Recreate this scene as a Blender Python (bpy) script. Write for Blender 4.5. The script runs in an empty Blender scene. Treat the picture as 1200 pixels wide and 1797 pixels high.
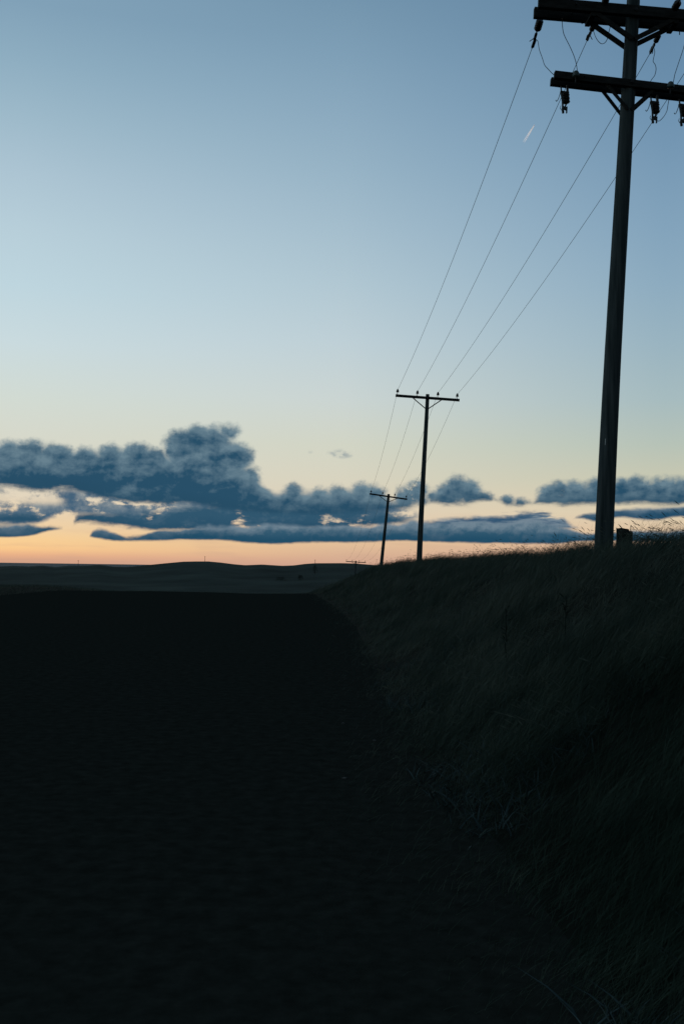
import bpy, math, random
import numpy as np
from mathutils import Vector, Matrix
PI = math.pi
random.seed(7); rng = np.random.default_rng(11)
S = bpy.context.scene
C = S.collection

# ------------------------------------------------------------------ camera
CAM = Vector((0, 0, 1.6))
PITCH = math.radians(3.16); ROLL = math.radians(0.8); FPX = 1747.0
fw = Vector((0, math.cos(PITCH), math.sin(PITCH)))
u0 = Vector((0, -math.sin(PITCH), math.cos(PITCH))); r0 = Vector((1, 0, 0))
up = u0*math.cos(ROLL) - r0*math.sin(ROLL)
rt = r0*math.cos(ROLL) + u0*math.sin(ROLL)
cd = bpy.data.cameras.new('camera'); cam = bpy.data.objects.new('camera', cd); C.objects.link(cam)
M = Matrix.Identity(4)
for i in range(3):
    M[i][0] = rt[i]; M[i][1] = up[i]; M[i][2] = -fw[i]; M[i][3] = CAM[i]
cam.matrix_world = M
cd.sensor_fit = 'VERTICAL'; cd.sensor_height = 36.0; cd.lens = FPX*36.0/1797.0
cd.clip_start = 0.05; cd.clip_end = 200000
S.camera = cam

def ray(x, y): return (rt*((x-600)/FPX) + up*((898.5-y)/FPX) + fw)
def W(x, y, Y):                       # the point seen at photo pixel x, y standing Y metres down the road
    d = ray(x, y); return CAM + d*(Y/d.y)
def azel(x, y):
    d = ray(x, y).normalized(); return math.atan2(d.x, d.y), math.asin(d.z)

# ------------------------------------------------------------------ colour management
S.view_settings.view_transform = 'Standard'; S.view_settings.look = 'None'
S.view_settings.exposure = 0.0; S.view_settings.gamma = 1.0

def lin(c):
    return tuple(((v/255)/12.92 if v/255 <= .04045 else ((v/255+.055)/1.055)**2.4) for v in c)

# ------------------------------------------------------------------ node helper
class N:
    def __init__(s, nt): s.nt = nt
    def new(s, t, **kw):
        n = s.nt.nodes.new(t)
        for k, v in kw.items(): setattr(n, k, v)
        return n
    def put(s, sock, v):
        if isinstance(v, bpy.types.NodeSocket): s.nt.links.new(v, sock)
        elif v is not None: sock.default_value = v
    def m(s, op, a, b=None, c=None, clamp=False):
        n = s.new('ShaderNodeMath', operation=op, use_clamp=clamp)
        s.put(n.inputs[0], a); s.put(n.inputs[1], b); s.put(n.inputs[2], c)
        return n.outputs[0]
    def rng(s, v, a, b, c=0.0, d=1.0, smooth=True):
        n = s.new('ShaderNodeMapRange', interpolation_type='SMOOTHSTEP' if smooth else 'LINEAR')
        s.put(n.inputs[0], v)
        for i, q in enumerate((a, b, c, d)): s.put(n.inputs[i+1], q)
        return n.outputs[0]
    def mix(s, f, a, b, blend='MIX'):
        n = s.new('ShaderNodeMix', data_type='RGBA', blend_type=blend)
        s.put(n.inputs[0], f)
        for i, q in ((6, a), (7, b)):
            if isinstance(q, tuple): q = (q[0], q[1], q[2], 1)
            s.put(n.inputs[i], q)
        return n.outputs[2]
    def ramp(s, f, stops):
        n = s.new('ShaderNodeValToRGB'); cr = n.color_ramp
        stops = sorted(stops, key=lambda q: q[0])
        cr.elements[0].position = stops[0][0]; cr.elements[0].color = (*stops[0][1], 1)
        cr.elements[1].position = stops[-1][0]; cr.elements[1].color = (*stops[-1][1], 1)
        for p, c in stops[1:-1]:
            e = cr.elements.new(p); e.color = (*c, 1)
        s.put(n.inputs[0], f); return n.outputs[0]
    def curve(s, v, pts):             # pts in 0..1 both ways
        n = s.new('ShaderNodeFloatCurve'); cu = n.mapping.curves[0]
        pts = sorted(pts)
        cu.points[0].location = pts[0]; cu.points[1].location = pts[-1]
        for p in pts[1:-1]: cu.points.new(*p)
        for p in cu.points: p.handle_type = 'AUTO_CLAMPED'
        n.mapping.extend = 'HORIZONTAL'; n.mapping.update(); s.put(n.inputs[1], v); return n.outputs[0]
    def noise(s, vec, scale, detail=6, rough=.55, lac=2.0, dist=0.0, dim='3D'):
        n = s.new('ShaderNodeTexNoise', noise_dimensions=dim)
        s.put(n.inputs['Vector'], vec); n.inputs['Scale'].default_value = scale
        n.inputs['Detail'].default_value = detail; n.inputs['Roughness'].default_value = rough
        n.inputs['Lacunarity'].default_value = lac; n.inputs['Distortion'].default_value = dist
        return n
    def xyz(s, x, y, z):
        n = s.new('ShaderNodeCombineXYZ'); s.put(n.inputs[0], x); s.put(n.inputs[1], y); s.put(n.inputs[2], z); return n.outputs[0]

# ------------------------------------------------------------------ world: dusk sky with cloud bands by azimuth and elevation
SUN_AZ = math.radians(-22)
world = bpy.data.worlds.new('World'); S.world = world; world.use_nodes = True
nt = world.node_tree; nt.nodes.clear(); w = N(nt)
tc = w.new('ShaderNodeTexCoord').outputs['Generated']
nv = w.new('ShaderNodeVectorMath', operation='NORMALIZE'); w.put(nv.inputs[0], tc)
sp = w.new('ShaderNodeSeparateXYZ'); w.put(sp.inputs[0], nv.outputs[0])
DX, DY, DZ = sp.outputs
az = w.m('ARCTAN2', DX, DY); el = w.m('ARCSINE', DZ)
eln = w.m('DIVIDE', el, math.radians(36), clamp=True)
def ramp_stops(x, tab):
    out = []
    for y, c in tab:
        out.append((min(1, max(0, azel(x, y)[1]/math.radians(36))), lin(c)))
    return out
LEFT = [(0,(128,160,182)),(100,(141,172,191)),(200,(156,184,200)),(300,(171,195,209)),(400,(182,205,216)),(500,(189,212,221)),
        (600,(200,217,221)),(700,(208,217,209)),(780,(213,214,200)),(870,(224,212,189)),(925,(238,208,164)),(945,(247,208,150)),(962,(250,202,142)),(974,(232,176,136)),(984,(208,160,134))]
MID = [(0,(115,148,172)),(100,(126,158,181)),(200,(138,168,189)),(300,(150,178,196)),(400,(163,188,203)),(500,(176,198,209)),
       (600,(189,206,213)),(700,(201,211,209)),(780,(208,211,196)),(840,(214,210,191)),(900,(222,206,181)),(950,(227,193,155)),(990,(209,166,143))]
RIGHT = [(0,(96,130,160)),(150,(106,141,170)),(250,(115,149,177)),(400,(130,162,186)),(500,(140,170,190)),(600,(152,178,191)),
         (700,(165,186,190)),(780,(181,193,182)),(840,(198,198,176)),(900,(220,205,176)),(940,(222,192,160)),(990,(205,160,140))]
rl = w.ramp(eln, ramp_stops(30, LEFT)); rm = w.ramp(eln, ramp_stops(630, MID)); rr = w.ramp(eln, ramp_stops(1165, RIGHT))
aL = azel(30, 600)[0]; aR = azel(1165, 600)[0]
c1 = w.mix(w.rng(az, aL, 0.0, smooth=False), rl, rm)
sky = w.mix(w.rng(az, 0.0, aR, smooth=False), c1, rr)
# the clear sky darkens overhead and away from the set sun
dt = w.m('ADD', w.m('MULTIPLY', DX, math.sin(SUN_AZ)), w.m('MULTIPLY', DY, math.cos(SUN_AZ)))
away = w.rng(dt, 0.62, -0.55, 1.0, SKY_BACK := 0.30)
high = w.rng(el, math.radians(34), math.radians(80), 1.0, SKY_TOP := 0.30)
dark = w.m('MULTIPLY', away, high)
below = w.rng(el, math.radians(-1.2), math.radians(-0.2), 0.12, 1.0)
dark = w.m('MULTIPLY', dark, below)
sky = w.mix(1.0, sky, w.xyz(dark, dark, dark), 'MULTIPLY')
nish = w.new('ShaderNodeTexSky', sky_type='NISHITA', sun_disc=False)
nish.sun_elevation = math.radians(-1.0); nish.sun_rotation = SUN_AZ
nish.air_density = 1.2; nish.dust_density = 1.5; nish.ozone_density = 2.0
nm = w.new('ShaderNodeVectorMath', operation='SCALE'); w.put(nm.inputs[0], nish.outputs[0]); nm.inputs['Scale'].default_value = 0.02
sky = w.mix(1.0, sky, nm.outputs[0], 'ADD')

# cloud bands. Each is a pair of outlines over azimuth (upper, lower) given in photo pixels
A0, A1, EMAX = math.radians(-23), math.radians(23), math.radians(12)
azn = w.m('DIVIDE', w.m('SUBTRACT', az, A0), A1-A0)
def prof(pts):
    out = []
    for x, y in pts:
        a, e = azel(x, y); out.append((min(1, max(0, (a-A0)/(A1-A0))), min(1, max(0, e/EMAX))))
    return out
# billow noise in azimuth / elevation
cv = w.xyz(w.m('MULTIPLY', az, 1.0), w.m('MULTIPLY', el, 1.25), 0.0)
nA = w.noise(cv, 34, 6, .60, 2.1, 0.15)
nB = w.noise(w.xyz(w.m('MULTIPLY', az, 1.0), w.m('MULTIPLY', el, 3.4), 3.7), 17, 6, .58, 2.1, 0.1)
nC = w.noise(w.xyz(az, w.m('MULTIPLY', el, 1.3), 9.1), 130, 4, .6)
def s(v, k=1.0, off=-.5): return w.m('MULTIPLY', w.m('ADD', v, off), k)
vor = w.new('ShaderNodeTexVoronoi', feature='SMOOTH_F1'); vor.inputs['Scale'].default_value = 62
wv = w.new('ShaderNodeVectorMath', operation='MULTIPLY_ADD'); w.put(wv.inputs[0], nC.outputs['Color']); wv.inputs[1].default_value = (.012,.012,0); w.put(wv.inputs[2], cv)
w.put(vor.inputs['Vector'], wv.outputs[0]); vor.inputs['Smoothness'].default_value = .5
puff = w.m('SUBTRACT', .50, vor.outputs['Distance'])                 # + inside each lobe
PXR = 1/FPX                                                          # one photo pixel in radians
top_n = w.m('ADD', w.m('ADD', s(nA.outputs[0], 38*PXR), w.m('MULTIPLY', puff, 20*PXR)), s(nC.outputs[0], 11*PXR))
bot_n = w.m('ADD', s(nB.outputs[0], 26*PXR), s(nC.outputs[0], 5*PXR))
flat_n = w.m('ADD', s(nB.outputs[0], 26*PXR), s(nC.outputs[0], 8*PXR))
nW = w.noise(w.xyz(az, el, 21.3), 38, 5, .58)
sw = w.new('ShaderNodeSeparateColor'); w.put(sw.inputs[0], nW.outputs['Color'])
azw = w.m('ADD', w.m('ADD', az, s(sw.outputs[0], 62*PXR)), s(nC.outputs[0], 12*PXR))
azwn = w.m('DIVIDE', w.m('SUBTRACT', azw, A0), A1-A0)
azsn = w.m('DIVIDE', w.m('SUBTRACT', w.m('ADD', az, s(sw.outputs[1], 18*PXR)), A0), A1-A0)
def band(tops, bots, tn, bn, soft_t, soft_b, dens=1.0, wide=False, hp=None):
    u_ = azwn if wide else azsn
    T = w.m('MULTIPLY', w.curve(u_, prof(tops)), EMAX); B = w.m('MULTIPLY', w.curve(azsn, prof(bots)), EMAX)
    dt_ = w.m('SUBTRACT', w.m('ADD', T, tn), el); db_ = w.m('SUBTRACT', el, w.m('ADD', B, bn))
    if hp is not None: dt_ = w.m('SMOOTH_MAX', dt_, heaps(hp), 14*PXR)
    a = w.m('MULTIPLY', w.rng(dt_, 0.0, soft_t*PXR), w.rng(db_, 0.0, soft_b*PXR))
    if dens != 1.0: a = w.m('MULTIPLY', a, dens)
    return a, dt_, db_

w3 = w.new('ShaderNodeVectorMath', operation='MULTIPLY_ADD'); w.put(w3.inputs[0], nW.outputs['Color']); w3.inputs[1].default_value = (34*PXR, 26*PXR, 0); w.put(w3.inputs[2], w.xyz(az, el, 0.0))
w4 = w.new('ShaderNodeVectorMath', operation='MULTIPLY_ADD'); w.put(w4.inputs[0], nC.outputs['Color']); w4.inputs[1].default_value = (17*PXR, 15*PXR, 0); w.put(w4.inputs[2], w3.outputs[0])
w5 = w.new('ShaderNodeVectorMath', operation='MULTIPLY'); w.put(w5.inputs[0], w4.outputs[0]); w5.inputs[1].default_value = (1, 1, 0)
def heaps(cs, sq=1.0):
    out = None
    for x, y, r in cs:
        a_, e_ = azel(x, y)
        d = w.new('ShaderNodeVectorMath', operation='DISTANCE'); w.put(d.inputs[0], w5.outputs[0]); d.inputs[1].default_value = (a_+25.5*PXR, e_+20.5*PXR, 0)
        q = w.m('SUBTRACT', r*PXR, d.outputs['Value'])
        out = q if out is None else w.m('SMOOTH_MAX', out, q, 9*PXR)
    return out
def over(base, a, col): return w.mix(a, base, col)

nA2 = w.noise(w.xyz(w.m('ADD', az, -.0022), w.m('MULTIPLY', w.m('ADD', el, .0042), 1.25), 0.0), 34, 4, .60, 2.1, 0.15)
relief = w.m('ADD', w.m('MULTIPLY', w.m('SUBTRACT', nA.outputs[0], nA2.outputs[0]), 3.2), w.m('MULTIPLY', w.m('SUBTRACT', sw.outputs[2], .5), 1.3))      # relief lighting painted into the cloud colour: lighter upper rims on the billows
def cloud_col(dt_, db_, edge, core, low, depth, rel=1.0):
    t = w.rng(dt_, 0.0, depth*PXR)
    j = w.m('ADD', t, w.m('ADD', s(nB.outputs[0], 1.2), s(nA.outputs[0], .6)))
    j = w.m('SUBTRACT', j, w.m('MULTIPLY', relief, rel), clamp=True)
    c = w.mix(j, lin(edge), lin(core))
    lo = w.rng(db_, 30*PXR, 3*PXR)
    return w.mix(w.m('MULTIPLY', lo, .8), c, lin(low))

# faint thin cloud over the sea at the horizon
a, t_, b_ = band([(-120,985),(0,986),(120,988),(260,991),(330,996),(400,1030),(1300,1040)], [(-120,996),(0,999),(330,1002),(400,1020),(1300,1030)], s(nB.outputs[0], 2*PXR), 0.0, 2.5, 2, .8)
sky = over(sky, a, lin((128,130,142)))
st = w.noise(w.xyz(az, w.m('MULTIPLY', el, 9.0), 5.0), 12, 3, .5)
sa = w.m('MULTIPLY', w.rng(st.outputs[0], .5, .72), w.m('MULTIPLY', w.rng(el, math.radians(4.5), math.radians(1.5)), .22))
sky = over(sky, sa, lin((196,160,140)))

# layer 1: pale grey veil between the bands on the left
a, t_, b_ = band([(-120,850),(0,845),(220,850),(440,862),(520,862),(640,858),(700,878),(740,902),(765,1000),(1300,1000)],
                 [(-120,935),(0,930),(60,926),(130,906),(190,912),(240,920),(330,917),(440,920),(560,930),(640,936),(690,925),(740,912),(760,905),(1300,905)], 0.0, bot_n, 20, 14, 1.0)
vn = w.rng(w.m('ADD', nB.outputs[0], s(nA.outputs[0], 1.0)), .33, .47)
gap = w.m('MULTIPLY', w.rng(az, azel(125,870)[0], azel(95,870)[0]), w.rng(el, azel(60,890)[1], azel(60,876)[1]))
a = w.m('MULTIPLY', a, vn)
a = w.m('SUBTRACT', a, w.m('MULTIPLY', gap, w.m('MULTIPLY', a, w.rng(nA.outputs[0], .62, .45, 0.0, .9))))
sky = over(sky, a, w.mix(w.m('ADD', w.rng(nA.outputs[0], .36, .56), w.m('MULTIPLY', relief, -.8), clamp=True), lin((146,154,156)), lin((68,98,122))))
# layer 2: middle dark strips
a, t_, b_ = band([(-120,880),(0,886),(60,890),(85,900),(102,930),(122,930),(134,890),(230,888),(330,882),(430,866),(520,862),(600,866),(640,880),(690,890),(715,900),(745,914),(775,960),(1300,990)],
                 [(-120,925),(0,922),(60,920),(86,916),(102,924),(122,924),(140,920),(190,928),(270,935),(340,934),(430,938),(520,936),(600,930),(690,922),(730,919),(770,917),(1300,917)], flat_n, bot_n, 20, 10, 1.0)
a = w.m('MULTIPLY', a, w.rng(w.m('ADD', nB.outputs[0], w.m('MULTIPLY', nA.outputs[0], .5)), .55, .68))
sky = over(sky, a, cloud_col(t_, b_, (98,122,138), (48,86,110), (36,76,101), 22, .6))
# layer 3: low long strip, flat dark blue base
a, t_, b_ = band([(-120,905),(-20,920),(60,919),(90,920),(110,924),(118,950),(150,952),(158,936),(187,926),(204,932),(226,940),(275,929),(330,923),(400,919),(450,916),(560,918),(640,918),(690,915),(740,912),(800,914),(880,916),(940,912),(965,916),(1000,924),(1040,931),(1120,928),(1300,925)],
                 [(-120,952),(-20,946),(50,942),(90,934),(116,930),(150,940),(160,944),(215,951),(300,951),(370,951),(430,954),(480,957),(560,955),(640,954),(720,951),(800,954),(900,955),(960,956),(1040,952),(1300,955)], w.m('ADD', w.m('MULTIPLY', flat_n, .4), w.m('MULTIPLY', puff, 9*PXR)), w.m('MULTIPLY', bot_n, .35), 8, 5, 1.0)
lowbank = (a, t_, b_)
# ragged shelf above it on the right
a, t_, b_ = band([(-120,960),(720,960),(745,912),(790,906),(835,900),(880,899),(940,893),(965,898),(985,906),(1010,918),(1035,930),(1060,960),(1300,960)],
                 [(-120,930),(740,930),(1000,930),(1300,930)], w.m('MULTIPLY', flat_n, .8), 0.0, 12, 6, 1.0, True)
rag = w.noise(w.xyz(az, w.m('MULTIPLY', el, 5.0), 14.0), 30, 5, .55)
a = w.m('MULTIPLY', a, w.rng(w.m('ADD', rag.outputs[0], w.rng(el, azel(900,898)[1], azel(900,920)[1], 0.0, .22)), .42, .55))
sky = over(sky, a, w.mix(w.rng(rag.outputs[0], .4, .62), lin((116,134,148)), lin((52,86,114))))
a, t_, b_ = lowbank
sky = over(sky, a, cloud_col(t_, b_, (112,132,146), (54,92,115), (21,70,97), 28, 1.0))
# layer 4: right-hand lens behind the pole
a, t_, b_ = band([(-120,990),(980,990),(1000,918),(1020,899),(1050,895),(1090,890),(1200,884),(1300,880)],
                 [(-120,960),(980,960),(1000,914),(1020,912),(1050,918),(1090,911),(1130,915),(1200,910),(1300,912)], w.m('MULTIPLY', flat_n, .5), w.m('MULTIPLY', bot_n, .5), 8, 6, 1.0)
sky = over(sky, a, cloud_col(t_, b_, (108,130,146), (46,84,110), (26,70,98), 20))
# layer 5: the heaped upper clouds
HEAPS = [(16,804,38),(52,803,37),(100,808,36),(150,814,34),(196,806,33),(240,806,37),(266,816,38),(318,786,39),(345,778,41),(375,782,41),(404,758,21),(412,802,35),(380,812,44),(434,803,18),(340,822,50),(442,838,26),
  (515,866,25),(560,876,26),(596,876,32),(634,866,27),(657,870,29),(712,874,27),(730,866,29),(742,880,20),(800,860,32),(822,864,31),(785,870,29),(846,878,24),(764,873,19),(888,882,21),(915,886,20),(868,888,15),
  (962,869,27),(982,868,30),(1010,864,29),(1045,862,32),(1090,864,35),(1118,853,28),(1160,864,33),(1192,866,34),(1135,868,32),(1240,860,35)]
a, t_, b_ = band([(-120,790),(0,786),(50,784),(100,788),(150,796),(196,790),(240,792),(290,795),(340,800),(400,805),(440,822),(462,844),(485,858),(520,856),(570,862),(620,856),(660,858),(688,872),(702,876),(745,890),(765,890),(800,870),(845,878),(868,886),(884,880),(924,884),(936,878),(950,864),(1000,855),(1060,850),(1100,848),(1140,848),(1200,846),(1300,845)],
                 [(-120,852),(0,857),(60,864),(130,869),(200,880),(300,888),(400,898),(460,904),(520,906),(600,906),(660,902),(720,896),(745,893),(760,890),(810,891),(860,886),(900,895),(930,892),(950,890),(1000,891),(1060,887),(1120,889),(1200,888),(1300,886)], w.m('MULTIPLY', top_n, .5), bot_n, 16, 11, 1.0, False, HEAPS)
holes = w.rng(w.m('ADD', nA.outputs[0], w.rng(t_, 36*PXR, 6*PXR, 0.0, -.08)), .20, .34)
core_ = w.rng(az, azel(520, 850)[0], azel(440, 850)[0], 0.0, 1.0)
a = w.m('MULTIPLY', a, w.m('MAXIMUM', holes, core_))
sky = over(sky, a, cloud_col(t_, b_, (104,130,144), (40,79,104), (38,76,100), 48, .85))
# layer 6: little wisps
a, t_, b_ = band([(-120,900),(520,900),(534,795),(543,786),(550,797),(562,803),(570,792),(592,785),(619,793),(630,810),(640,900),(1300,900)],
                 [(-120,800),(520,800),(536,794),(543,800),(550,796),(562,800),(572,799),(595,807),(617,805),(626,800),(640,800),(1300,800)], w.m('MULTIPLY', top_n, .35), w.m('MULTIPLY', bot_n, .3), 14, 8, .62)
a = w.m('MULTIPLY', a, w.rng(nC.outputs[0], .38, .58, .15, 1.0))
sky = over(sky, a, lin((122,141,153)))

bg = w.new('ShaderNodeBackground'); w.put(bg.inputs[0], sky); bg.inputs[1].default_value = 1.0
wo = w.new('ShaderNodeOutputWorld'); nt.links.new(bg.outputs[0], wo.inputs[0])
world.cycles.sampling_method = 'MANUAL'; world.cycles.sample_map_resolution = 512

# the sun has set: it stands a degree below the horizon, so only the contrail high up still catches it
sl = bpy.data.lights.new('sun', 'SUN'); sl.energy = 4.0; sl.angle = math.radians(.5); sl.color = (1, .84, .76)
so = bpy.data.objects.new('sun', sl); C.objects.link(so)
sd = Vector((math.sin(SUN_AZ)*math.cos(math.radians(-1)), math.cos(SUN_AZ)*math.cos(math.radians(-1)), math.sin(math.radians(-1))))
so.rotation_euler = sd.to_track_quat('Z', 'Y').to_euler()

# ------------------------------------------------------------------ materials
def material(name, cols, scale=3.0, rough=.9, bump=0.0, stretch=(1,1,1), spec=.2, metallic=0.0, detail=6, coords='Object'):
    m = bpy.data.materials.new(name); m.use_nodes = True; n = N(m.node_tree)
    b = m.node_tree.nodes['Principled BSDF']
    t = n.new('ShaderNodeTexCoord').outputs[coords]
    mp = n.new('ShaderNodeMapping'); n.put(mp.inputs[0], t); mp.inputs['Scale'].default_value = stretch
    ns = n.noise(mp.outputs[0], scale, detail, .6)
    k = len(cols)
    c = n.ramp(ns.outputs[0], [(.3+.4*i/(k-1), cols[i]) for i in range(k)])
    n.put(b.inputs['Base Color'], c); b.inputs['Roughness'].default_value = rough
    b.inputs['Specular IOR Level'].default_value = spec; b.inputs['Metallic'].default_value = metallic
    if bump:
        bp = n.new('ShaderNodeBump'); bp.inputs['Strength'].default_value = bump; bp.inputs['Distance'].default_value = .02
        n.put(bp.inputs['Height'], ns.outputs[0]); n.put(b.inputs['Normal'], bp.outputs[0])
    return m
MW = material('weathered_wood', [(.020,.032,.034),(.056,.076,.078),(.10,.125,.125)], 2.0, .9, .8, (6,6,.35), .15)
MD = material('dark_wood', [(.018,.020,.019),(.05,.052,.049)], 5.0, .95, .6, (1,5,5), .1)
MM = material('galvanised_metal', [(.05,.05,.05),(.10,.10,.10)], 20, .7, .2, metallic=.6)
MI = material('brown_porcelain', [(.012,.008,.007),(.02,.014,.012)], 8, .35, 0, spec=.4)
MG = material('pale_glass_insulator', [(.05,.08,.08),(.07,.11,.105)], 8, .25, 0, spec=.5)
MC = material('wire_metal', [(.012,.012,.012),(.02,.02,.02)], 30, .7, 0, spec=.2)
MT = material('tag_metal', [(.28,.30,.30),(.5,.52,.52)], 60, .5, 0, metallic=.3)
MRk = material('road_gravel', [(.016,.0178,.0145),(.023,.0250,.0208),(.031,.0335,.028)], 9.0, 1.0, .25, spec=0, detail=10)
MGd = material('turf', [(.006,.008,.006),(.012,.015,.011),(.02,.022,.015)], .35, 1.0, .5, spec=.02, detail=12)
MGr = material('dry_grass', [(.045,.068,.055),(.098,.124,.100),(.165,.190,.148)], 1.1, .95, 0, spec=.04, detail=8)
MH = material('hill_grass', [(.014,.025,.022),(.032,.049,.043),(.052,.074,.062)], .02, 1.0, 0, spec=.02, detail=12)
MS = material('sea_water', [(.03,.04,.05),(.04,.05,.06)], .001, .7, 0, spec=.15)
MSt = material('stone', [(.09,.09,.085),(.17,.165,.155)], 30, .9, 0)
nn = N(MGr.node_tree); bb = MGr.node_tree.nodes['Principled BSDF']; src = bb.inputs['Base Color'].links[0].from_socket
ta = nn.new('ShaderNodeAttribute', attribute_name='blade_tone')
nn.put(bb.inputs['Base Color'], nn.mix(ta.outputs['Fac'], nn.mix(1.0, src, (.42,.55,.50), 'MULTIPLY'), src))
MWd = material('weed_leaves', [(.022,.040,.038),(.048,.074,.072),(.085,.12,.115)], 2.5, .8, 0, spec=.1)
MBush = material('shrub_leaves', [(.028,.040,.032),(.042,.056,.045)], 3, 1.0, 0, spec=.05)

# ------------------------------------------------------------------ mesh helpers
def tagp(o, label=None, cat=None, group=None, kind=None):
    if label: o['label'] = label
    if cat: o['category'] = cat
    if group: o['group'] = group
    if kind: o['kind'] = kind
    return o
def empty(name, loc):
    o = bpy.data.objects.new(name, None); o.location = loc; o.empty_display_size = .3; C.objects.link(o); return o
class MB:
    def __init__(s): s.v = []; s.f = []; s.sm = []
    def add(s, vs, fs, smooth=False):
        k = len(s.v); s.v += [Vector(q) for q in vs]; s.f += [[k+i for i in f] for f in fs]; s.sm += [smooth]*len(fs)
    def box(s, a, b, wv, hv, bev=.12):
        """beam from a to b, cross-section full vectors wv, hv, chamfered corners"""
        a = Vector(a); b = Vector(b)
        oc = [(-.5+bev/2*.5,-.5),(.5-bev/2*.5,-.5),(.5,-.5+bev/2*.5),(.5,.5-bev/2*.5),(.5-bev/2*.5,.5),(-.5+bev/2*.5,.5),(-.5,.5-bev/2*.5),(-.5,-.5+bev/2*.5)]
        vs = [a + wv*p + hv*q for p, q in oc] + [b + wv*p + hv*q for p, q in oc]
        fs = [[i, (i+1) % 8, 8+(i+1) % 8, 8+i] for i in range(8)] + [list(range(7, -1, -1)), list(range(8, 16))]
        s.add(vs, fs)
    def tube(s, pts, rad, n=8, cap=True):
        pts = [Vector(p) for p in pts]; k = len(pts)
        if not isinstance(rad, (list, tuple)): rad = [rad]*k
        vs = []; fs = []
        t = (pts[1]-pts[0]).normalized(); ref = Vector((0,0,1)) if abs(t.z) < .9 else Vector((1,0,0))
        nx = t.cross(ref).normalized()
        for i in range(k):
            t = (pts[min(i+1,k-1)]-pts[max(i-1,0)]).normalized()
            nx = (nx - t*nx.dot(t)).normalized(); ny = t.cross(nx)
            for j in range(n):
                a = 2*PI*j/n; vs.append(pts[i] + (nx*math.cos(a)+ny*math.sin(a))*rad[i])
        for i in range(k-1):
            for j in range(n):
                fs.append([i*n+j, i*n+(j+1) % n, (i+1)*n+(j+1) % n, (i+1)*n+j])
        s.add(vs, fs, True)
        if cap: s.add(vs[:n], [list(range(n-1,-1,-1))]); s.add(vs[-n:], [list(range(n))])
    def lathe(s, o, ax, prof, n=14):       # profile (distance along ax, radius)
        ax = Vector(ax).normalized(); s.tube([Vector(o)+ax*p[0] for p in prof], [max(p[1],.0005) for p in prof], n)
    def build(s, name, mat, parent=None, loc=None):
        org = Vector(parent.matrix_world.translation) if parent else Vector(loc or (0,0,0))
        if parent: org = PIV[id_of(parent)]
        me = bpy.data.meshes.new(name); me.from_pydata([v-org for v in s.v], [], s.f); me.materials.append(mat)
        me.polygons.foreach_set('use_smooth', s.sm); me.update()
        o = bpy.data.objects.new(name, me); C.objects.link(o)
        if parent: o.parent = parent
        else: o.location = org
        PIV[o.name] = org
        return o
PIV = {}
def id_of(o): return o.name
def root(name, loc):
    o = empty(name, loc); PIV[o.name] = Vector(loc); return o

# ------------------------------------------------------------------ terrain
def sstep(a, b, x):
    t = np.clip((x-a)/(b-a), 0, 1); return t*t*(3-2*t)
EY = [0, 3, 4.7, 5.9, 7.6, 10.4, 15.7, 28, 38, 46.6, 58, 75, 140]; EX = [1.25, 1.05, .93, .9, .72, .6, .54, .35, -.15, -.7, -1.6, -3.0, -9]
def edge_x(Y): return np.interp(Y, EY, EX)
def hillnoise(x, y, sc, seed=0):
    r = np.random.default_rng(seed); out = 0; amp = 1
    for o in range(4):
        for k in range(3):
            a = r.uniform(0, 2*PI); f = sc*(2**o)*r.uniform(.7, 1.4); p = r.uniform(0, 2*PI)
            out = out + amp*np.sin((x*math.cos(a)+y*math.sin(a))*f+p)
        amp *= .5
    return out/3
RP = [(-300,990),(-60,993),(0,994.5),(22,993.2),(50,994.2),(75,992.6),(98,995.2),(120,992.8),(150,992.8),(176,991.2),(200,994.6),(225,995),(260,991.5),(290,988.5),(322,985.6),(345,985.2),(366,985.2),(388,987.2),(410,990),(430,991.8),(460,990.6),(495,992.8),(515,992.2),(535,989.6),(553,988.4),(600,988.2),(625,989),(650,991),(675,993.4),(705,995.6),(740,996.5),(800,996),(900,994),(1000,992),(1300,1000),(1500,1002)]
RA = [azel(x, y) for x, y in RP]
def ridge_el(a): return np.interp(a, [q[0] for q in RA], [q[1] for q in RA])
RD = 720.0
def H(X, Y):
    X = np.asarray(X, float); Y = np.asarray(Y, float)
    R = np.hypot(X, Y); A = np.arctan2(X, Y)
    road_dip = -8.5*sstep(54, 185, Y)
    side = -7.0*sstep(60, 240, np.where(Y > 64, 0, np.abs(X+8)))          # land falls gently off to the far left
    base = road_dip + np.where(X < -8, side, 0)
    xe = edge_x(Y)
    t = np.clip((X-xe)/3.9, 0, 1)
    crest = np.interp(Y, [-20, 6, 12, 18, 31, 47, 58, 72, 95], [1.7, 1.78, 1.9, 1.72, 1.78, 1.72, 1.5, .9, .3])
    bank = crest*(t*t*(3-2*t))*.85 + crest*.15*t
    base = base + .05*hillnoise(X, Y, .35, 17)*sstep(45, 62, Y)
    bank = bank - .35*sstep(5.5, 14, X-xe) + .05*hillnoise(X, Y, 1.1, 3)*np.clip(t*2, 0, 1)
    verge = .18*sstep(-16.3, -18.5, X)
    near = base + bank + verge
    # hills
    zr = 1.6 + RD*np.tan(ridge_el(np.clip(A, -.36, .36)))
    val = -9.5 + 1.2*hillnoise(X, Y, .018, 5)
    g = sstep(330, RD, R)
    far = val + (zr - val)*g
    far = np.where(R > RD, zr - 34*sstep(RD, RD*1.9, R), far)
    far = far + .5*hillnoise(X, Y, .03, 8)*g*(1-sstep(500, RD-20, R))
    k = sstep(150, 300, R)
    z = near*(1-k) + far*k
    # a broad flat plain beyond, going down under the sea
    return z
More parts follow.
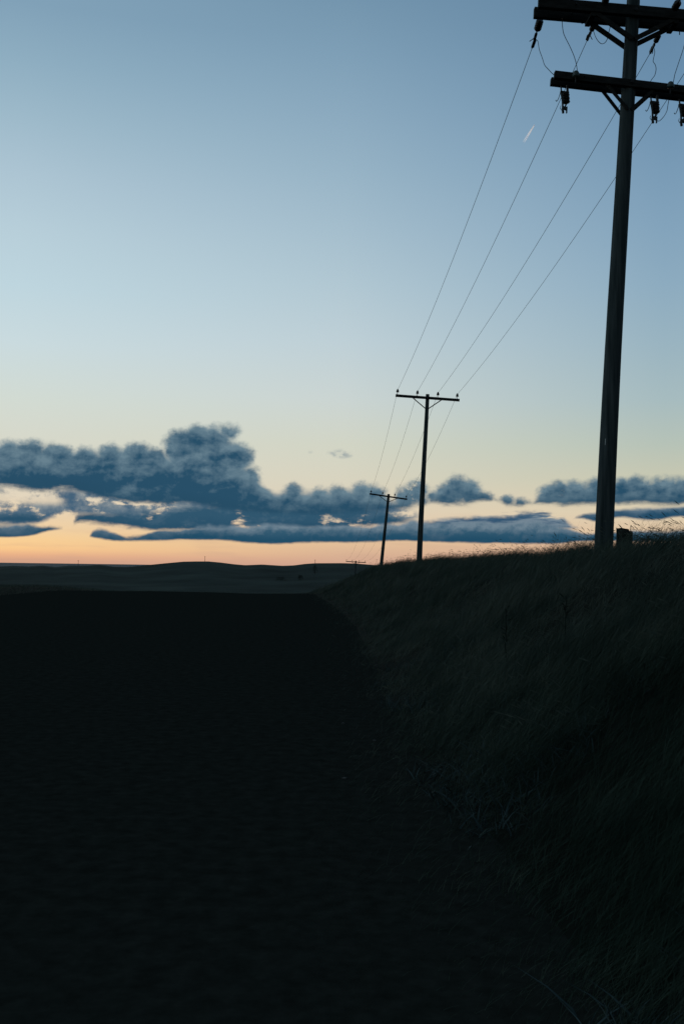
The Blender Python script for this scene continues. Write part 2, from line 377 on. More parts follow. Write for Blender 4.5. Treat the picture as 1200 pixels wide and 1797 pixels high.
def grid_mesh(name, X, Y, Z, mat, closed=False, kind='structure'):
    nr, nc = X.shape
    me = bpy.data.meshes.new(name)
    co = np.stack([X, Y, Z], -1).reshape(-1, 3)
    i = np.arange(nr-1)[:, None]; jn = nc if closed else nc-1; j = np.arange(jn)[None, :]
    a = i*nc+j; b = i*nc+(j+1) % nc
    f = np.stack([a, b, b+nc, a+nc], -1).reshape(-1, 4)
    me.vertices.add(len(co)); me.vertices.foreach_set('co', co.ravel())
    me.loops.add(f.size); me.loops.foreach_set('vertex_index', f.ravel())
    me.polygons.add(len(f)); me.polygons.foreach_set('loop_start', np.arange(0, f.size, 4)); me.polygons.foreach_set('loop_total', np.full(len(f), 4))
    me.polygons.foreach_set('use_smooth', np.ones(len(f), bool))
    me.materials.append(mat); me.update(); me.validate()
    o = bpy.data.objects.new(name, me); C.objects.link(o)
    if kind: o['kind'] = kind
    return o
angs = np.concatenate([np.arange(-28, 28, .14), np.arange(28, 332, 3.0)])*PI/180
def polar(r0_, r1_, g):
    n = int(math.log(r1_/r0_)/g)+1
    return np.geomspace(r0_, r1_, n)
ra = polar(.25, 205, .022)
Rm, Am = np.meshgrid(ra, angs, indexing='ij'); X = Rm*np.sin(Am); Y = Rm*np.cos(Am)
def in_road(X, Y): return (sstep(0, .5, edge_x(Y)-X))*(sstep(0, .5, X+16.6))
Z = H(X, Y) - .06*in_road(X, Y)
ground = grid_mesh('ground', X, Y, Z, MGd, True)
rb = polar(205, 1400, .016)
Rm, Am = np.meshgrid(rb, angs, indexing='ij'); X = Rm*np.sin(Am); Y = Rm*np.cos(Am)
hills = grid_mesh('hills', X, Y, H(X, Y), MH, True)
rc_ = polar(1300, 90000, .12)
Rm, Am = np.meshgrid(rc_, angs, indexing='ij'); X = Rm*np.sin(Am); Y = Rm*np.cos(Am)
sea = grid_mesh('sea', X, Y, np.full_like(X, -34.0), MS, True)
# road: wide dark gravel, its own sheet
yy = np.concatenate([np.arange(-30, 0, 1.0), np.arange(0, 20, .25), np.arange(20, 200, 1.0)])
ss = np.linspace(0, 1, 60)
Yr, Sr = np.meshgrid(yy, ss, indexing='ij')
jag = .10*hillnoise(Yr, Yr*0, 3.0, 2)
Xr = -16.5 + Sr*(edge_x(Yr)+16.75) + jag*Sr*.5
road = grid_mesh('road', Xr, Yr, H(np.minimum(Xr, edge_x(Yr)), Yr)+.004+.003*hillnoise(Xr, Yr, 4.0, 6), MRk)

def hz(x, y): return float(H(x, y))

# ------------------------------------------------------------------ grass
def blades(name, X, Y, hgt, wid, lean, mat, heads=None, segs=3, dry=None):
    """curved tapering blades: X,Y base, hgt height, wid base width, lean (dx,dy) tip offset fraction"""
    n = len(X); Z = H(X, Y)-.03
    ang = rng.uniform(0, PI, n); wx = np.cos(ang); wy = np.sin(ang)*.5
    ts = np.linspace(0, 1, segs+1)
    co = np.zeros((n, segs*2+1, 3))
    for k, t in enumerate(ts):
        bend = t**1.8
        cx = X + lean[0]*hgt*bend; cy = Y + lean[1]*hgt*bend
        cz = Z + hgt*(t - .22*bend*np.hypot(lean[0], lean[1]))
        hw = wid*.5*(1-t)**.6
        if k < segs:
            co[:, 2*k] = np.stack([cx-wx*hw, cy-wy*hw, cz], -1); co[:, 2*k+1] = np.stack([cx+wx*hw, cy+wy*hw, cz], -1)
        else: co[:, 2*k] = np.stack([cx, cy, cz], -1)
    tip = co[:, -1].copy()
    nv = segs*2+1; base = (np.arange(n)*nv)[:, None]
    tri = []
    for k in range(segs-1):
        tri += [[2*k, 2*k+1, 2*k+3], [2*k, 2*k+3, 2*k+2]]
    tri += [[2*segs-2, 2*segs-1, 2*segs]]
    tri = (base[:, :, None] + np.array(tri)[None]).reshape(-1, 3)
    co = co.reshape(-1, 3)
    if heads is not None and len(heads):
        h = tip[heads]; m = len(h); L = .07+rng.uniform(0, .07, m); q = rng.uniform(.003, .006, m)*(1+Y[heads]*.012)
        dx = lean[0][heads]+.5; dz = -rng.uniform(.1, .9, m); d = np.stack([dx, rng.normal(0, .2, m), dz], -1); d /= np.linalg.norm(d, axis=1)[:, None]
        pv = np.stack([-d[:, 2], np.zeros(m), d[:, 0]], -1)
        hv = np.stack([h, h+d*(L*.4)[:, None]+pv*q[:, None], h+d*L[:, None], h+d*(L*.4)[:, None]-pv*q[:, None]], 1).reshape(-1, 3)
        kb = len(co) + (np.arange(m)*4)[:, None]
        ht = (kb[:, :, None] + np.array([[0, 1, 2], [0, 2, 3]])[None]).reshape(-1, 3)
        co = np.concatenate([co, hv]); tri = np.concatenate([tri, ht])
    me = bpy.data.meshes.new(name)
    me.vertices.add(len(co)); me.vertices.foreach_set('co', co.ravel())
    me.loops.add(tri.size); me.loops.foreach_set('vertex_index', tri.ravel().astype(np.int32))
    me.polygons.add(len(tri)); me.polygons.foreach_set('loop_start', np.arange(0, tri.size, 3)); me.polygons.foreach_set('loop_total', np.full(len(tri), 3))
    me.polygons.foreach_set('use_smooth', np.ones(len(tri), bool))
    me.materials.append(mat); me.update()
    dv = np.repeat(np.ones(n) if dry is None else dry, nv)
    if heads is not None and len(heads): dv = np.concatenate([dv, np.ones(len(heads)*4)])
    at = me.attributes.new('blade_tone', 'FLOAT', 'POINT'); at.data.foreach_set('value', dv.astype(np.float32))
    o = bpy.data.objects.new(name, me); C.objects.link(o); return o
def scatter(n, y0, y1, xlo, xhi):
    Y = np.exp(rng.uniform(math.log(y0), math.log(y1), n)); u = rng.uniform(0, 1, n)
    lo = xlo(Y); hi = xhi(Y); return lo + u*(hi-lo), Y
def clump(X, Y, f=1.6, seed=4): return hillnoise(X, Y, f, seed)
NB = 400000
X, Y = scatter(NB, 1.8, 85, lambda Y: edge_x(Y)-.9, lambda Y: np.minimum(np.maximum(edge_x(Y)+2.5, .38*Y+1.2), edge_x(Y)+9.5))
cl = clump(X, Y); dxe = X-edge_x(Y)
keep = (rng.uniform(0, 1, NB) < np.clip(.75+.5*cl, .25, 1)) & (rng.uniform(0, 1, NB) < (.10*sstep(-.9, -.2, dxe)+.90*sstep(-.35, .75, dxe+.16*hillnoise(X, Y, 5, 9))))
X, Y, cl, dxe = X[keep], Y[keep], cl[keep], dxe[keep]
n = len(X)
tall = rng.uniform(0, 1, n) < .12
hg = rng.uniform(.20, .50, n)*(1+.38*cl)*(1+.25*hillnoise(X, Y, .9, 12))*(.22+.78*sstep(-.5, 1.2, dxe))
hg = np.where(tall, hg*1.25+.08, hg)
hg *= np.where(Y > 60, .75, 1)
wd = (rng.uniform(.0022, .0045, n)+.00022*Y)*np.where(tall, .6, 1)
ln = (rng.normal(.75, .38, n), rng.normal(0, .35, n))
heads = np.nonzero(tall & (Y > 7.5) & (rng.uniform(0, 1, n) < .3))[0]
btone = np.clip(sstep(5, 12, Y+1.2*hillnoise(X, Y, .7, 15))*(1-.45*sstep(2.5, 4.2, dxe)) + .3*hillnoise(X, Y, 1.3, 31) + rng.normal(0, .12, n), 0, 1)  # blade tone: darker near the camera and high on the bank, with noise
g = blades('grass', X, Y, hg, wd, ln, MGr, heads, dry=btone)
X, Y = scatter(15000, 2.0, 16, lambda Y: edge_x(Y)-.15, lambda Y: edge_x(Y)+2.2)
k = hillnoise(X, Y, 1.7, 22) > .15; X, Y = X[k], Y[k]; n = len(X)
gw = blades('leafy_weeds', X, Y, rng.uniform(.06, .20, n), rng.uniform(.008, .019, n), (rng.normal(.1, .9, n), rng.normal(0, .9, n)), MWd)
tagp(gw, 'low dark leafy weeds tangled along the foot of the grass bank', 'weeds', kind='stuff')
tagp(g, 'long dry wind-bent grass covering the bank beside the dark road', 'grass', kind='stuff')
# short sparse grass on the far verge left of the road and on the crest
X, Y = scatter(60000, 38, 130, lambda Y: -28+0*Y, lambda Y: 12+0*Y)
k = (X < -16.2) | (Y > 78) & (X > edge_x(Y)-1) | (Y > 62) & (Y < 90) & (hillnoise(X, Y, .5, 41) > .0)
X, Y = X[k], Y[k]; n = len(X)
g2 = blades('verge_grass', X, Y, np.where(X < -16.2, rng.uniform(.1, .3, n), rng.uniform(.05, .17, n)), np.full(n, .02), (rng.normal(.4, .3, n), rng.normal(0, .3, n)), MGr)
tagp(g2, 'short grass on the far verge of the dark road', 'grass', kind='stuff')

# ------------------------------------------------------------------ poles
def bez(pts, n=10):                                     # Catmull-Rom through points
    P = [pts[0]]+list(pts)+[pts[-1]]; out = []
    for i in range(1, len(P)-2):
        for k in range(n):
            t = k/n; a, b, c, d = P[i-1], P[i], P[i+1], P[i+2]
            out.append(.5*((2*b)+(-a+c)*t+(2*a-5*b+4*c-d)*t*t+(-a+3*b-3*c+d)*t**3))
    out.append(P[-2]); return out
def shaft(rt_, base, top, rb_, rtop):
    m = MB(); n = 24; k = 28; ax = top-base
    nx = ax.cross(Vector((0,1,0))).normalized(); ny = ax.normalized().cross(nx)
    vs = []; fs = []
    for i in range(k+1):
        t = i/k; c = base+ax*t + nx*.012*math.sin(t*5)+ny*.01*math.sin(t*7+1); r = rb_+(rtop-rb_)*t
        for j in range(n):
            a = 2*PI*j/n; rr_ = r*(1+.018*math.sin(3*a+t*4)+.01*math.sin(7*a+t*11)+random.uniform(-.006, .006))
            vs.append(c+nx*math.cos(a)*rr_+ny*math.sin(a)*rr_)
    for i in range(k):
        for j in range(n): fs.append([i*n+j, i*n+(j+1) % n, (i+1)*n+(j+1) % n, (i+1)*n+j])
    m.add(vs, fs, True); m.add(vs[-n:], [list(range(n))])
    return m.build('pole_shaft', MW, rt_)
def pin_insulator(rt_, p, ax, sc=1.0, mat=None, pin_from=-.02):
    m = MB(); m.lathe(p+ax*.07*sc, ax, [(0,.028*sc),(.012*sc,.05*sc),(.03*sc,.052*sc),(.045*sc,.032*sc),(.06*sc,.046*sc),(.075*sc,.040*sc),(.088*sc,.024*sc),(.10*sc,.026*sc),(.112*sc,.022*sc),(.118*sc,.006*sc)])
    o = m.build('insulator', mat or MI, rt_)
    q = MB(); q.tube([p+ax*pin_from, p+ax*.08*sc], .009*sc, 6); q.tube([p+ax*(pin_from-.0), p+ax*(pin_from+.012)], .022, 8)
    q.build('pin', MM, o)
    return p+ax*.155*sc

class Pole: pass
def line_pole(base_px, top_px, Yd, armL, armR, dYarm, pins, label, r_base, r_top, brace_px, ins_scale=1.0):
    P = Pole(); top = W(*top_px, Yd); bp = W(*base_px, Yd)
    ax = (top-bp).normalized()
    gz = hz(bp.x, bp.y)
    base = top - ax*((top.z-gz+.5)/ax.z)
    foot = top - ax*((top.z-gz)/ax.z)
    R = root('utility_pole', foot); tagp(R, label, 'utility pole', 'wooden utility poles in a row along the road')
    shaft(R, base, top, r_base, r_top)
    L = W(*armL, Yd-dYarm); Rr = W(*armR, Yd+dYarm)
    adir = (Rr-L).normalized(); yv = adir.cross(Vector((0,0,1))).normalized()
    if yv.y > 0: yv = -yv
    hv = adir.cross(yv).normalized()
    if hv.z < 0: hv = -hv
    off = yv*(r_top+.05)
    # keep the pixel place while moving in front of the pole
    L += off; Rr += off
    m = MB(); m.box(L, Rr, yv*.09, hv*.115); m.build('crossarm', MD, R)
    # thru bolt
    c = L + adir*(top-L).dot(adir)
    b = MB(); b.tube([c+yv*.075, c-yv*(2*r_top+.12)], .011, 6); b.tube([c+yv*.047, c+yv*.066], .028, 8); b.build('bolt', MM, R)
    for sx in (-1, 1):
        (x0, y0), = brace_px[sx:sx+1] if False else (brace_px[0 if sx < 0 else 1],)
        e = W(x0, y0, Yd-.2); t = (e-L).dot(adir); e = L+adir*t - hv*.02 + yv*.05
        f = foot + ax*((W(*brace_px[2], Yd)-foot).dot(ax)) + yv*(r_top*.97+.004) + adir*sx*.03
        m = MB(); d = (f-e).normalized(); m.box(e, f, d.cross(yv).normalized()*.045, yv*.009); m.build('brace', MM, R)
        m2 = MB(); m2.tube([e-yv*.01, e+yv*.022], .016, 6); m2.build('bolt', MM, R)
    P.tops = []
    for (px, py) in pins:
        p = W(px, py, Yd-.15); t = (p-L).dot(adir); p = L+adir*t+hv*.06
        P.tops.append(pin_insulator(R, p, (ax*.5+hv*.5).normalized(), ins_scale))
    P.top = top; P.base = base; P.ax = ax; P.R = R
    return P

p2 = line_pole((735.5, 985), (749.5, 692), 45.5, (693.5,695), (805,703.2), .06, [(697,692),(732,694),(768,698),(802,702)],
     'tall thin wooden pole with one crossarm, next one beyond the thick near pole', .135, .083, [(722,701),(776,706.5),(746,718.5)], 1.35)
p3 = line_pole((667.5, 1008), (681.5, 867), 76.5, (648,866.8), (713.8,876.4), .08, [(650.7,865),(671,868),(692.5,870),(712.7,874)],
     'smaller strongly leaning wooden pole against the low clouds, third along the road', .15, .095, [(664,870.5),(698,875.5),(679.5,881)], 1.25)
p4 = line_pole((622, 1020), (624, 984), 144, (606.8,985.2), (641.8,987.3), .1, [(607.6,984),(618,985),(630,986),(640.5,986.5)],
     'tiny distant wooden pole whose crossarm only just rises above the dark hills', .15, .10, [(616,986),(632,987),(624,990)], 1.2)

# ---- the near pole
Y1 = 18.0
B1 = W(1058.5, 955, Y1); C1 = W(1104.0, 100, Y1); ax1 = (C1-B1).normalized()
gz = hz(B1.x, B1.y)
foot = B1 - ax1*((B1.z-gz)/ax1.z); base = foot - ax1*.5
T1 = foot + ax1*((W(1111, -22, Y1)-foot).dot(ax1))
near = root('utility_pole', foot)
tagp(near, 'thick wooden pole nearest the camera with two double crossarms', 'utility pole', 'wooden utility poles in a row along the road')
shaft(near, base, T1, .170, .118)
RT = .13
def axis_pt(y): return foot + ax1*((W(1104-(y-100)*.053, y, Y1)-foot).dot(ax1))
def double_arm(xl, yl, xc, yc, slope, half, sp, bh):
    """two beams either side of the pole. (xl,yl) = left end mid pixel of the near beam"""
    c = axis_pt(yc)
    L = W(xl, yl, Y1-.11); d = (c-L); 
    yaw = math.radians(3.0)
    adir = Vector((math.cos(yaw), math.sin(yaw), 0)); adir.z = -math.tan(math.radians(slope)); adir.normalize()
    yv = adir.cross(Vector((0,0,1))).normalized()
    if yv.y > 0: yv = -yv
    hv = adir.cross(yv).normalized()
    if hv.z < 0: hv = -hv
    out = []
    for sgn in (1, -1):
        cc = c + yv*sgn*sp
        m = MB(); m.box(cc-adir*half, cc+adir*half, yv*.10, hv*bh); m.build('crossarm', MD, near)
        out.append(cc)
    b = MB(); b.tube([c+yv*(RT+.13), c-yv*(RT+.13)], .012, 8); b.tube([c+yv*(RT+.098), c+yv*(RT+.118)], .03, 8); b.build('bolt', MM, near)
    for q in (-.62, .62):
        b = MB(); b.tube([c+adir*half*q+yv*(RT+.13), c+adir*half*q-yv*(RT+.13)], .010, 8); b.build('bolt', MM, near)
    return c, adir, yv, hv, out
cU, aU, yU, hU, oU = double_arm(942, 12, 1110, 28.5, 2.5, 1.80, .165, .19)
cL, aL_, yL, hL, oL = double_arm(976, 140, 1101, 153, 4.4, 1.42, .125, .135)

def brace(o, aa, hh, yy_, sx, reach, drop, wdt, thick, fl):
    """from a beam down to the pole"""
    e = o + aa*sx*reach - hh*.055
    ff = o - ax1*drop; f = axis_on(ff, yy_, fl) + aa*sx*.06
    m = MB(); d = (f-e).normalized(); side = d.cross(yy_).normalized()
    m.box(e-d*.05, f+d*.04, side*wdt, yy_*thick); return m.build('brace', MD, near)
def axis_on(p, yy_, fl):
    a = foot + ax1*((p-foot).dot(ax1)); return a + yy_*fl
for k, sgn in enumerate((1, -1)):
    for sx in (-1, 1):
        brace(oU[k], aU, hU, yU, sx, .80, .50, .078, .055, sgn*(RT+.03))
        brace(oL[k], aL_, hL, yL, sx, .44, .46, .055, .03, sgn*(RT+.012))
# blocks where the upper braces meet the arms
for sx in (-1, 1):
    m = MB(); c = cU + aU*sx*.78 - hU*.13
    m.box(c-yU*(RT+.06), c+yU*(RT+.06), aU*.09, hU*.07); m.build('brace_block', MD, near)

def dead_end(p0, p1, name='strain_insulator', sc=1.0, parent=None):
    """string of sheds from p0 to p1 with a clamp at p1"""
    parent = parent or near
    d = (p1-p0); L = d.length; ax = d.normalized()
    m = MB(); prof = [(0,.012)]
    nsh = max(2, int(L*.32/.055))
    for i in range(nsh):
        b = .02+i*(L*.30/nsh); prof += [(b,.03*sc),(b+.012,.058*sc),(b+.03,.052*sc),(b+.04,.03*sc)]
    prof += [(L*.36,.012)]
    m.lathe(p0, ax, prof, 14); o = m.build(name, MI, parent)
    q = MB(); q.tube([p0+ax*L*.33, p0+ax*L*.60], [.016,.012], 8)
    side = ax.cross(Vector((0,1,0))).normalized()
    q.box(p0+ax*L*.45, p0+ax*L*.66, side*.05, ax.cross(side)*.03)
    q.tube([p0+ax*L*.60-side*.01, p0+ax*L*.74-side*.085], .008, 6)
    q.box(p0+ax*L*.68+side*.012, p0+ax*L*.93+side*.004, side*.055, ax.cross(side)*.035)
    q.tube([p0+ax*L*.9, p1], [.02,.008], 8)
    q.build('clamp', MM, o)
    return p1

# line-side (away from the camera) dead ends: the pixel chain seen in the photo, stretching towards pole two
def on_span(x, y, Y): return W(x, y, Y)
W1s = dead_end(W(947,36,Y1+.30), W(932.5,86,Y1+1.05), sc=1.25)
W2s = dead_end(W(1041,44,Y1+.30), W(1029,72,Y1+.95), sc=.9)
W3s = dead_end(W(1155,62,Y1+.30), W(1139,95,Y1+1.0), sc=.9)
W4s = dead_end(W(1238,68,Y1+.30), W(1216,104,Y1+1.0), sc=.9)
# near-side dead ends, lines leaving over the camera
nearpts = []
for (xa, ya, xb, yb) in ((951,-8,962,-60),(1061,4,1074,-52),(1183,15,1204,-22),(1262,26,1300,-10)):
    a_ = W(xa, ya, Y1-.28); b_ = W(xb, yb, Y1-.95); nearpts.append(dead_end(a_, b_, sc=1.2))
# small square washers / bolt ends under upper arm
for (x, y) in ((1020.5, 38), (1191.5, 57)):
    m = MB(); a_ = W(x, y, Y1+.15); m.tube([a_+Vector((0,0,.05)), a_-Vector((0,0,.045))], .009, 6); m.build('bolt', MM, near)

def dome(x, y, Yd, sc):
    m = MB(); p = W(x, y, Yd); m.lathe(p-ax1*.10*sc, ax1, [(0,.03*sc),(.01*sc,.062*sc),(.035*sc,.066*sc),(.05*sc,.052*sc),(.065*sc,.062*sc),(.09*sc,.056*sc),(.112*sc,.04*sc),(.125*sc,.02*sc),(.13*sc,.004)], 18)
    o = m.build('insulator', MG, near); q = MB(); q.tube([p-ax1*.2*sc, p-ax1*.07*sc], .012, 8); q.build('pin', MM, o)
dome(1010, 126.5, Y1-.30, 1.0); dome(1176, 145.5, Y1-.30, 1.0)

def cutout(x, y, flip=1):
    """fused cutout hanging under the lower arm; (x,y) where it meets the arm"""
    k = Y1-.05; q = lambda dx, dy, dY=0: W(x+dx*flip, y+dy, k+dY)
    m = MB(); fwv = Vector((0,1,0))
    m.box(q(4,-6), q(5,10), Vector((.035,0,0)), fwv*.05); m.box(q(-7,-4), q(-6,6), Vector((.02,0,0)), fwv*.03)
    m.box(q(-8,6), q(7,8), Vector((0,0,.035)), fwv*.06)
    o = m.build('cutout', MM, near)
    b = MB(); p = q(1, 6); d = (q(2.5, 27)-p); L = d.length; ax = d.normalized(); prof = [(0,.02)]
    for i in range(6):
        t = L*(.08+i*.14); prof += [(t,.042),(t+.014,.075 if i % 2 else .066),(t+.03,.062),(t+.04,.042)]
    prof += [(L,.02)]; b.lathe(p, ax, prof, 14); b.build('insulator', MI, o)
    f = MB(); f.tube([q(-6,8,-.08), q(-4,22,-.10), q(-3.5,40,-.10)], [.022,.018,.018], 8); f.build('fuse_tube', MM, o)
    h = MB(); h.tube([q(-8,8,-.08), q(-11,17,-.1), q(-13,21,-.1), q(-14.5,22.5,-.1), q(-16,20,-.1)], .007, 6)
    h.box(q(2.5,27), q(-1,35), Vector((.03,0,0)), fwv*.04); h.box(q(-5,33), q(4,36), Vector((0,0,.05)), fwv*.05)
    h.box(q(-4,34), q(-3,43), Vector((.035,0,0)), fwv*.04); h.box(q(3.5,32), q(3,43), Vector((.022,0,0)), fwv*.03)
    h.tube([q(-7,30,-.1), q(-8.5,34,-.1), q(-6,38,-.1)], .005, 6)
    h.build('hinge', MM, o)
cutout(990.5, 155.5); cutout(1148, 173); cutout(1198, 178)

def jumper(pts, r=.006, Yd=None):
    P = [W(p[0], p[1], p[2] if len(p) > 2 else Y1) for p in pts]
    m = MB(); m.tube(bez(P, 8), r, 6); return m.build('jumper_wire', MC, near)
jumper([(939,69,18.8),(943,72,18.7),(944.5,80,18.5),(946,88,18.4),(951,102,18.3),(955,114,18.2),(961,121,18.1),(971,131,18.1),(980,134,18.1)])
jumper([(985.5,30,17.8),(985.8,40),(987.5,55),(990.5,64),(999,81),(1006,97),(1010,110),(1012,122,17.7),(1012.5,131,17.7)])
jumper([(1041,55,18.5),(1043.5,63,18.4),(1048,71,18.3),(1054,76.5,18.2),(1060,75.5),(1065,68),(1068,55),(1070.5,44),(1071,38)])
jumper([(1147,85,18.9),(1148,92,18.6),(1146,102,18.4),(1145.3,108,18.3),(1149,114,18.2),(1150.3,122,18.1),(1148,132),(1143,139),(1138,147)])
jumper([(1203,66,17.8),(1198,86,17.8),(1192,104,17.8),(1184,128,17.7),(1182.5,134,17.7),(1180,148,17.7)])
jumper([(1202,146,18.2),(1199,151),(1196,158)])
jumper([(1173,174,18.1),(1171,185,18.2),(1169.5,194,18.4),(1165,203,18.7),(1160,209,18.9),(1156,212.3,18.3),(1152,212,18)])

# metal tag on the pole's left edge
m = MB(); p = axis_pt(777)+Vector((-.115,-.115,0)); s_ = Vector((.7,-.7,0)).normalized()*.055
m.box(p-ax1*.055, p+ax1*.055, s_*1.0, Vector((.7,.7,0)).normalized()*-.006); tg = m.build('tag', MT, near); tg['label'] = 'small pale metal tag nailed to the pole'

# ------------------------------------------------------------------ wires: each runs from the near pole over the others
def sagline(a, b, sag, n=40):
    return [a.lerp(b, i/n) - Vector((0,0,1))*sag*4*(i/n)*(1-i/n) for i in range(n+1)]
names = ['leftmost of the four thin wires running from pole to pole',
         'second from the left of the four thin wires running from pole to pole',
         'third from the left of the four thin wires running from pole to pole',
         'rightmost of the four thin wires, crossing low behind the thick near pole']
starts = [W1s, W2s, W3s, W4s]
for i in range(4):
    pts = sagline(starts[i], p2.tops[i], SAG1 := .32) + sagline(p2.tops[i], p3.tops[i], .38)[1:] + sagline(p3.tops[i], p4.tops[i], 1.3)[1:]
    m = MB(); m.tube(pts, .0058, 5); o = m.build('power_line', MC, None, pts[0]); tagp(o, names[i], 'wire', 'wires strung between the poles')

# ------------------------------------------------------------------ stub posts beside the near pole
def stub(x0, x1, ytop, Yd, label, slope):
    t = W((x0+x1)/2, ytop, Yd); g = hz(t.x, Yd); wdt = (x1-x0)/FPX*Yd
    m = MB(); n = 12; vs = []; k = 7; b = Vector((t.x, Yd, g-.3))
    oc = [(math.cos(a), math.sin(a)) for a in [2*PI*i/16+.2 for i in range(16)]]
    for i in range(k+1):
        z = b.z + (t.z-b.z)*i/k; lean = .004*i
        for j, (cx, cy) in enumerate(oc):
            pw = .62; X_ = math.copysign(abs(cx)**pw, cx)*wdt*.5; Y_ = math.copysign(abs(cy)**pw, cy)*wdt*.5
            top_j = (random.uniform(-.012, .006)+slope*X_) if i == k else 0
            vs.append(Vector((t.x+X_*(1+random.uniform(-.02,.02))+lean*0, Yd+Y_, z+top_j)))
    q = len(oc); fs = [[i*q+j, i*q+(j+1) % q, (i+1)*q+(j+1) % q, (i+1)*q+j] for i in range(k) for j in range(q)]
    m.add(vs, fs, True); m.add(vs[-q:], [list(range(q))])
    o = m.build('post', MD, None, (t.x, Yd, g)); tagp(o, label, 'post', 'short posts beside the near pole'); return o
stub(1081.5, 1102, 927.5, 17.9, 'taller and wider of the two short wooden stub posts right of the thick pole', -.05)
stub(1099.5, 1109, 932, 18.2, 'narrower and shorter stub post tucked against the right side of the wider stub', -.1)
m = MB(); a_ = W(1105.3, 934, 18.2); b_ = W(1106.6, 921.5, 18.2); m.tube([a_, b_], .006, 6)
o = m.build('wire_stub', MC, None, a_); tagp(o, 'short stiff wire sticking up from the narrow stub post', 'wire')

# thin dark weed stems standing in the bank grass
def weed(x, y0, y1, Yd, label):
    b = W(x, y1, Yd); g = hz(b.x, b.y); b.z = g; t = W(x+2, y0, Yd)
    m = MB(); n = 9
    pts = [b.lerp(t, i/n)+Vector((random.uniform(-.01,.01), 0, 0)) for i in range(n+1)]
    m.tube(pts, [.012*(1-.5*i/n) for i in range(n+1)], 6)
    o = m.build('weed', MBush, None, b)
    m = MB()
    for i in range(26):
        c = b.lerp(t, random.uniform(.35, 1)); d = Vector((random.uniform(-1,1), random.uniform(-1,1), random.uniform(.2,1)))*.05
        m.add([c, c+d+Vector((.008,0,0)), c+d*1.6, c+d-Vector((.008,0,0))], [[0,1,2,3]])
    h = m.build('seed_head', MBush, o); tagp(o, label, 'weed', 'dark dry weed stems in the grass bank')
weed(886, 1068, 1132, 11.5, 'dark dry weed stem standing in the middle of the grass bank')
weed(990, 1048, 1122, 10.5, 'dark dry weed stem higher on the grass bank, below the thick pole')

# ------------------------------------------------------------------ far masts on the ridge
for (x, y0, y1, lab) in ((138, 983, 994, 'thin distant mast on the low ridge at the far left'), (360, 976, 986, 'thin distant mast on top of the highest hill'), (553, 982, 990, 'thin distant mast on the ridge left of the tiny pole')):
    t = W(x, y0, 690.0); zb = hz(t.x, t.y); r = root('mast', (t.x, t.y, zb)); tagp(r, lab, 'mast', 'thin masts on the far ridge')
    m = MB(); m.tube([Vector((t.x, t.y, zb-.5)), Vector((t.x, t.y, t.z))], [.16,.10], 8); m.build('mast_shaft', MD, r)
    m = MB(); m.box(Vector((t.x-.45, t.y, t.z-.35)), Vector((t.x+.45, t.y, t.z-.35)), Vector((0,.15,0)), Vector((0,0,.16))); m.build('crossarm', MD, r)

# ------------------------------------------------------------------ shrubs in the hollow
def shrub(x, y, Yd, wd_, ht_, label):
    t = W(x, y, Yd); g = hz(t.x, t.y)
    r = root('shrub', (t.x, t.y, g)); tagp(r, label, 'shrub', 'dark shrubs in the far hollow')
    m = MB()
    for i in range(5): m.tube([Vector((t.x, t.y, g-.1)), Vector((t.x+random.uniform(-.3,.3)*wd_, t.y+random.uniform(-.3,.3)*wd_, g+ht_*.8))], [.06,.02], 5)
    m.build('stem', MD, r); m = MB()
    for i in range(170):
        a = random.uniform(0, 2*PI); q = random.random()**.5; z = random.random()**.7
        c = Vector((t.x+math.cos(a)*q*wd_*.5*(1.1-.5*z), t.y+math.sin(a)*q*wd_*.5*(1.1-.5*z), g+z*ht_*random.uniform(.8,1.05)))
        d1 = Vector([random.gauss(0,1) for _ in range(3)]).normalized()*.22; d2 = d1.cross(Vector([random.gauss(0,1) for _ in range(3)])).normalized()*.12
        m.add([c-d1, c+d2, c+d1, c-d2], [[0,1,2,3]])
    m.build('foliage', MBush, r)
def slope_depth(x, y):
    """distance at which the far slope is met by the sight line of pixel x, y"""
    Yd = 260.0
    while Yd < 700:
        p = W(x, y, Yd)
        if p.z <= hz(p.x, p.y): return Yd
        Yd += 3
    return 640.0
shrub(493, 1016, slope_depth(493, 1019), 6.0, 1.8, 'low wide dark shrub in the hollow beyond the road crest')
shrub(527, 1014, slope_depth(527, 1018), 3.2, 2.6, 'small dark shrub in the hollow, the right one of the low pair')
shrub(553, 1000, slope_depth(553, 1008), 3.6, 5.0, 'narrow upright dark shrub below the ridge, left of the tiny distant pole')

# ------------------------------------------------------------------ stones and scraps on the road
def ground_hit(x, y):
    d = ray(x, y); t = 1.0
    while t < 200:
        p = CAM+d*t
        if p.z <= hz(p.x, p.y)+.004: return p
        t += .02
    return p
for (x, y, sz, lab) in ((605, 1367, .015, 'brightest pale scrap of stone lying alone on the dark road'), (657, 1300, .011, 'thin pale pebble near the grass edge of the road'), (602, 1270, .011, 'faint pale pebble on the road, farthest of the few'), (727, 1351, .009, 'tiny pebble beside the weeds at the road edge')):
    p = ground_hit(x, y); m = MB(); vs = []; 
    for i in range(5):
        ph = PI*(i+.5)/5
        for j in range(8):
            a = 2*PI*j/8; q = random.uniform(.8, 1.15)*sz
            vs.append(p+Vector((math.cos(a)*math.sin(ph)*q*1.5, math.sin(a)*math.sin(ph)*q*.8, math.cos(ph)*q*.55+sz*.4)))
    fs = [[i*8+j, (i+1)*8+j, (i+1)*8+(j+1) % 8, i*8+(j+1) % 8] for i in range(4) for j in range(8)]
    m.add(vs, fs+[list(range(8)), list(range(39,31,-1))]); o = m.build('pebble', MSt, None, p); tagp(o, lab, 'pebble', 'pale pebbles on the road')

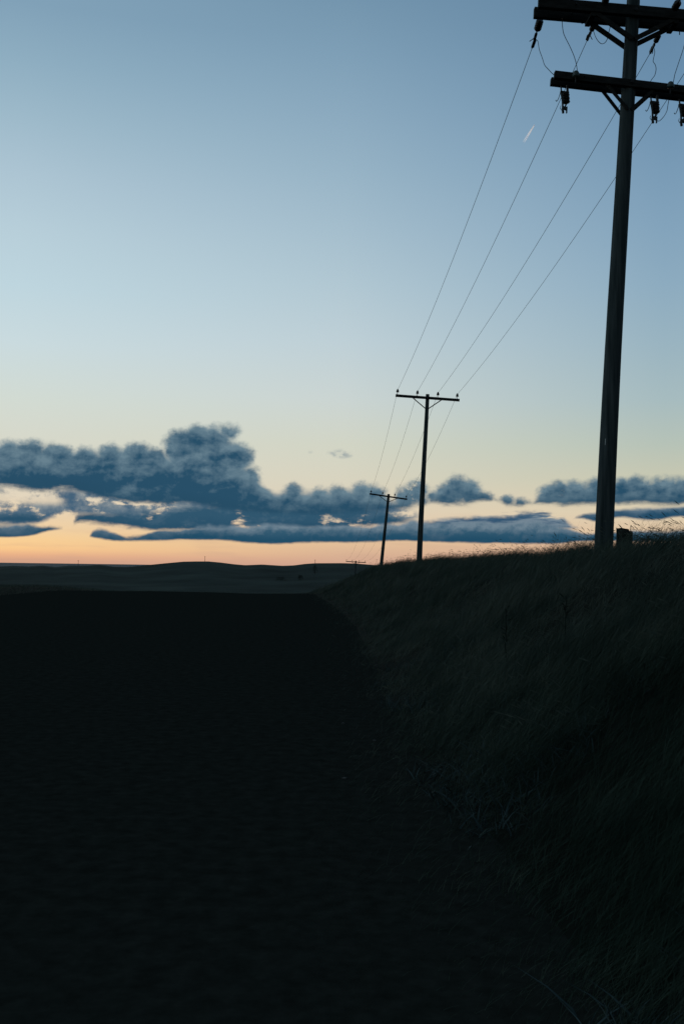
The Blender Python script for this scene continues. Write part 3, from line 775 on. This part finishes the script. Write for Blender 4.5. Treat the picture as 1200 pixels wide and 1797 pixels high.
# ------------------------------------------------------------------ contrail, lit from below the horizon by the sun
mt = bpy.data.materials.new('contrail_ice'); mt.use_nodes = True; n = N(mt.node_tree); b = mt.node_tree.nodes['Principled BSDF']
b.inputs['Base Color'].default_value = (.9,.9,.9,1); b.inputs['Roughness'].default_value = 1; b.inputs['Specular IOR Level'].default_value = 0
uvn = n.new('ShaderNodeAttribute', attribute_name='fade'); 
AL = n.m('MULTIPLY', uvn.outputs['Fac'], n.rng(n.noise(n.new('ShaderNodeTexCoord').outputs['Object'], .02, 4).outputs[0], .3, .6, .6, 1.0))
tr = n.new('ShaderNodeBsdfTranslucent'); tr.inputs[0].default_value = (.95,.95,.95,1); df = n.new('ShaderNodeBsdfDiffuse'); df.inputs[0].default_value = (.95,.95,.95,1)
ms = n.new('ShaderNodeMixShader'); ms.inputs[0].default_value = .35; n.nt.links.new(tr.outputs[0], ms.inputs[1]); n.nt.links.new(df.outputs[0], ms.inputs[2])
tp = n.new('ShaderNodeBsdfTransparent'); m3 = n.new('ShaderNodeMixShader'); n.put(m3.inputs[0], AL); n.nt.links.new(tp.outputs[0], m3.inputs[1]); n.nt.links.new(ms.outputs[0], m3.inputs[2])
n.nt.links.new(m3.outputs[0], n.nt.nodes['Material Output'].inputs[0])
DC = 9000.0
ct = root('contrail', W(937, 220, DC)); tagp(ct, 'short bright pink-white aircraft contrail high in the blue sky left of the thick pole', 'contrail')
for off in (-1, 1):
    k = 14; pts = []; rad = []; fd = []
    for i in range(k+1):
        t = i/k; px = 937.3-19.5*t-off*.0; py = 219+31.5*t
        q = (.15+1.2*t**.8)*off; pts.append(W(px+q*.87, py+q*.5, DC)); rad.append((.36+.62*t)/FPX*DC); fd.append((1-t)**.8*.97)
    m = MB(); m.tube(pts, rad, 10); o = m.build('vapour_trail', mt, ct)
    at = o.data.attributes.new('fade', 'FLOAT', 'POINT'); vals = []
    for v in range(len(o.data.vertices)):
        ii = v//10
        vals.append(fd[ii] if ii <= k else (fd[0] if v < (k+1)*10+10 else 0.0))
    at.data.foreach_set('value', vals)
